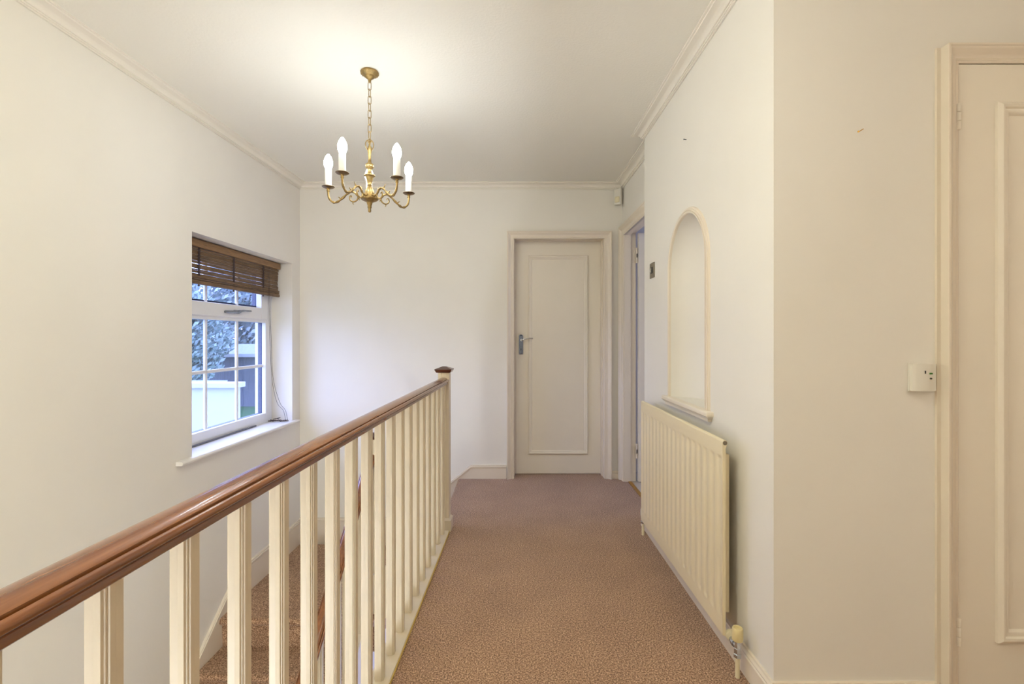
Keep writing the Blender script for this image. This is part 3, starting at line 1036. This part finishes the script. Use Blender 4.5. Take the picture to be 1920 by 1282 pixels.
prof = [(0.001, 1.754), (0.006, 1.757), (0.0075, 1.765), (0.006, 1.772), (0.010, 1.779), (0.009, 1.786), (0.012, 1.794), (0.014, 1.803), (0.024, 1.808), (0.036, 1.813), (0.041, 1.818), (0.041, 1.823),
        (0.030, 1.827), (0.022, 1.830), (0.0225, 1.842), (0.0205, 1.858), (0.014, 1.872), (0.009, 1.880), (0.011, 1.884), (0.009, 1.888), (0.012, 1.900), (0.017, 1.918), (0.018, 1.924), (0.0265, 1.929), (0.026, 1.933),
        (0.014, 1.937), (0.0105, 1.945), (0.010, 1.957), (0.0115, 1.961), (0.0185, 1.968), (0.0205, 1.976), (0.0185, 1.984), (0.011, 1.990), (0.008, 1.996), (0.0065, 2.012), (0.007, 2.030), (0.0095, 2.044), (0.011, 2.056), (0.009, 2.066), (0.0035, 2.074), (0.003, 2.082)]
mb.lathe(prof, CX, CY, 28)
mb.build('stem', M['brass'], ch, smooth=50)
mb = MB()
for k in range(4):
    t = 2 * PI * k / 4 + 0.4
    c_, s_ = math.cos(t), math.sin(t)
    P = [(0.006, 2.046), (0.015, 2.062), (0.019, 2.078), (0.015, 2.092), (0.008, 2.098), (0.004, 2.092)]
    mb.tube(bez([(CX + r * c_, CY + r * s_, z) for r, z in P], 5), 0.0022, 7)
pts = [(CX + 0.008 * math.cos(2 * PI * j / 14), CY, 2.094 + 0.010 * math.sin(2 * PI * j / 14)) for j in range(14)]
mb.tube(pts, 0.0018, 7, closed=True)
mb.build('crown_loop', M['brass'], ch, smooth=60)
AR = 0.198
TH0 = R(107)
for k in range(5):
    th = TH0 + 2 * PI * k / 5
    c_, s_ = math.cos(th), math.sin(th)
    tilt = lambda r: 0.0075 * r * c_ - 0.005 * r * s_
    def pt(r, z, side=0.0):
        return (CX + r * c_ - side * s_, CY + r * s_ + side * c_, z + tilt(r))
    mb = MB()
    prof = [(0.022, 1.832), (0.040, 1.829), (0.055, 1.833), (0.066, 1.846), (0.083, 1.855), (0.102, 1.849), (0.125, 1.829), (0.148, 1.811), (0.166, 1.804), (0.183, 1.811), (0.196, 1.832), (0.199, 1.868)]
    cv = bez([pt(r, z) for r, z in prof], 6)
    mb.tube(cv, [0.0052 + 0.0012 * math.sin(j * 0.9) * (1 if 26 < j < 54 else 0.4) for j in range(len(cv))], 9)
    sc = bez([pt(r, z) for r, z in [(0.060, 1.840), (0.055, 1.828), (0.060, 1.815), (0.074, 1.807), (0.089, 1.811), (0.096, 1.823), (0.093, 1.834), (0.086, 1.834), (0.084, 1.828)]], 5)
    mb.tube(sc, [0.0042 - 0.0018 * j / (len(sc) - 1) for j in range(len(sc))], 8)
    for base, mid, tip in (((0.106, 1.848), (0.110, 1.858), (0.117, 1.868)), ((0.078, 1.808), (0.080, 1.800), (0.076, 1.792)), ((0.056, 1.833), (0.062, 1.848), (0.059, 1.862)), ((0.138, 1.820), (0.146, 1.828), (0.152, 1.830))):
        mb.tube(bez([pt(*base), pt(*mid), pt(*tip)], 4), [0.0040 - 0.0032 * j / 8 for j in range(9)], 7)
    mb.lathe([(0.006, -0.018), (0.008, -0.014), (0.006, -0.008), (0.010, -0.002), (0.012, 0.0)], CX + AR * c_, CY + AR * s_, 16, 'Z', 1.874 + tilt(AR))
    arm = mb.build('arm', M['brass'], ch, smooth=50)
    cx, cy, cz = pt(AR, 1.874)
    MB().lathe([(0.001, -0.003), (0.012, -0.002), (0.024, 0.001), (0.0295, 0.005), (0.0295, 0.0065), (0.022, 0.004), (0.012, 0.002), (0.001, 0.002)], cx, cy, 28, 'Z', cz).build('drip_pan', M['brassd'], arm, smooth=40)
    MB().lathe([(0.0145, 0.002), (0.0155, 0.004), (0.0155, 0.090), (0.0148, 0.0915), (0.0115, 0.0915), (0.0115, 0.086)], cx, cy, 24, 'Z', cz).build('candle_sleeve', M['candle'], arm, smooth=40)
    bp = [(0.0110, 0.088), (0.0145, 0.095), (0.0185, 0.104), (0.0205, 0.114), (0.0203, 0.124), (0.0182, 0.135), (0.0143, 0.145), (0.0092, 0.154), (0.0042, 0.160), (0.0006, 0.162)]
    MB().lathe(bp, cx, cy, 20, 'Z', cz).build('bulb', M['bulb'], arm, smooth=60, label='lit candle bulb')

# ------------------------------------------------------------------ out-of-frame lamps, the first bowl is added fill
def bowl_lamp(x, y, r, m, label, zc=CEIL):
    t = thing('ceiling_lamp', label, 'lamp', (x, y, zc))
    MB().lathe([(r * 0.5, zc), (r * 0.55, zc - 0.012), (r * 0.5, zc - 0.02)], x, y, 28).build('base', M['brass'], t, smooth=40)
    prof = [(r * math.sin(PI / 2 * k / 10) + 1e-3, zc - 0.10 + 0.085 * (1 - math.cos(PI / 2 * k / 10))) for k in range(11)]
    MB().lathe(prof, x, y, 32, caps=False).build('bowl', m, t, smooth=60)
bowl_lamp(-0.45, 0.80, 0.17, M['bowl_a'], 'frosted bowl ceiling lamp over the near end of the landing')
bowl_lamp(2.10, -0.35, 0.17, M['bowl_c'], 'frosted bowl ceiling lamp near the right-hand door')
# unseen globe added in the stairwell to brighten the lower left wall
hl = thing('hall_pendant', 'globe pendant lamp hanging low in the stairwell behind the viewpoint', 'lamp', (-1.15, -1.0, CEIL))
MB().tube([(-1.15, -1.0, CEIL), (-1.15, -1.0, -0.6)], 0.004, 8).build('flex', M['cord'], hl)
MB().lathe([(0.16 * math.sin(PI * k / 16) + 1e-3, -0.75 - 0.16 * math.cos(PI * k / 16)) for k in range(17)], -1.15, -1.0, 28, caps=False).build('globe', M['bowl_d'], hl, smooth=60)

# ------------------------------------------------------------------ outside the window
mb = MB()
mb.box(-60, -2.16, -20, 70, GROUND - 0.3, GROUND - 0.1)
struct(mb, 'ground', M['lawn'])
ext = thing('boundary_wall', 'white rendered wall with a projecting coping seen through the lower window panes', 'wall', (-6, 5.56, GROUND))
MB().box(-9.5, -3.14, 5.50, 5.61, GROUND - 0.1, 0.590).build('wall', M['render'], ext)
MB().box(-9.6, -3.10, 5.45, 5.65, 0.590, 0.648, 0.006).build('coping', M['render'], ext)
MB().prism([(-9.5, 5.66), (-3.35, 5.66), (-3.72, 6.35), (-9.5, 6.35)], 'Z', 0.50, 0.60).build('flat_roof', M['felt'], ext, label='grey felt roof behind the coping')

fn = thing('garden_fence', 'blue grey board fence at the far edge of the lawn', 'fence', (-18, 33, GROUND))
mb = MB()
x = -30.0
while x < -13:
    mb.box(x, x + 0.145, 33.0, 33.03, GROUND - 0.1, GROUND + 1.9 + random.uniform(-0.02, 0.02))
    x += 0.15
mb.build('fence_boards', M['fence'], fn)
mb = MB()
mb.box(-30, -13, 33.03, 33.08, GROUND + 0.3, GROUND + 0.4)
mb.box(-30, -13, 33.03, 33.08, GROUND + 1.5, GROUND + 1.6)
mb.build('fence_rail', M['fence'], fn)
sh = thing('garden_shed', 'grey garden shed with a white fascia at the end of the lawn', 'shed', (-16.5, 28, GROUND))
MB().box(-19.2, -14.5, 27.5, 30.5, GROUND - 0.1, 0.15).build('wall', M['shed'], sh)
MB().prism([(27.2, 0.1), (27.2, 0.22), (30.8, 0.75), (30.8, 0.63)], 'X', -19.4, -14.3).build('roof', M['felt'], sh)
MB().box(-19.4, -14.3, 27.16, 27.2, 0.06, 0.24).build('fascia', M['render'], sh, label='white fascia board')
mb = MB()
mb.box(-16.4, -15.6, 27.46, 27.5, GROUND, -0.5)
mb.build('door', M['fence'], sh)
MB().box(-18.5, -17.3, 27.46, 27.5, -1.5, -0.5).build('window', M['outer'], sh)

def tree(x, y, h, rw, n, m, label, name='tree', base=0.25):
    t = thing(name, label, 'tree', (x, y, GROUND))
    mb = MB()
    mb.tube([(x, y, GROUND - 0.2), (x + 0.1, y, GROUND + h * 0.4), (x - 0.1, y + 0.1, GROUND + h * 0.85)], [0.05 * h * 0.5, 0.035 * h * 0.5, 0.01 * h], 8)
    for k in range(7):
        a = random.uniform(0, 2 * PI)
        z0 = GROUND + h * random.uniform(0.3, 0.6)
        mb.tube([(x, y, z0), (x + rw * 0.4 * math.cos(a), y + rw * 0.4 * math.sin(a), z0 + h * 0.15), (x + rw * 0.7 * math.cos(a), y + rw * 0.7 * math.sin(a), z0 + h * 0.25)], [0.02 * h * 0.5, 0.012 * h * 0.5, 0.02], 6)
    mb.build('trunk', M['bark'], t)
    mb = MB()
    cl = []
    for k in range(26):
        a, e = random.uniform(0, 2 * PI), random.uniform(-1, 1)
        q_ = random.uniform(0.3, 0.8)
        cl.append((x + rw * q_ * math.cos(a) * math.sqrt(1 - e * e), y + rw * q_ * math.sin(a) * math.sqrt(1 - e * e), GROUND + h * (base + (1 - base) * (0.5 + 0.42 * e)), random.uniform(0.25, 0.45) * rw))
    for k in range(n):
        cx, cy, cz, cr = random.choice(cl)
        d = Vector((random.gauss(0, 1), random.gauss(0, 1), random.gauss(0, 1))).normalized() * cr * random.uniform(0.6, 1.0)
        c = Vector((cx, cy, cz)) + d
        s_ = rw * random.uniform(0.032, 0.07)
        nrm = Vector((random.gauss(0, 1), random.gauss(0, 1), random.gauss(0, 1))).normalized()
        a_ = nrm.orthogonal().normalized()
        b_ = nrm.cross(a_)
        mb.face([c - a_ * s_, c + b_ * s_ * 0.5, c + a_ * s_, c - b_ * s_ * 0.5])
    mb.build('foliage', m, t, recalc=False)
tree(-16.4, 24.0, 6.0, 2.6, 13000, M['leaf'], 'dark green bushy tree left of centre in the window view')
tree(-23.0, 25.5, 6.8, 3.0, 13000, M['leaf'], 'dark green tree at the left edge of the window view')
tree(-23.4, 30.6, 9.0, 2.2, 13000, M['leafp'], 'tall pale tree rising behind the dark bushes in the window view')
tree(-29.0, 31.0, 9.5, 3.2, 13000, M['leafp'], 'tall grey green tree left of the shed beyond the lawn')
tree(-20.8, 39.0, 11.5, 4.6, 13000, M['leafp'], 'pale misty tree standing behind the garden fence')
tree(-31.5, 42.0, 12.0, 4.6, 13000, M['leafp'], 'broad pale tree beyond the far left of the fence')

bpy.context.view_layer.update()
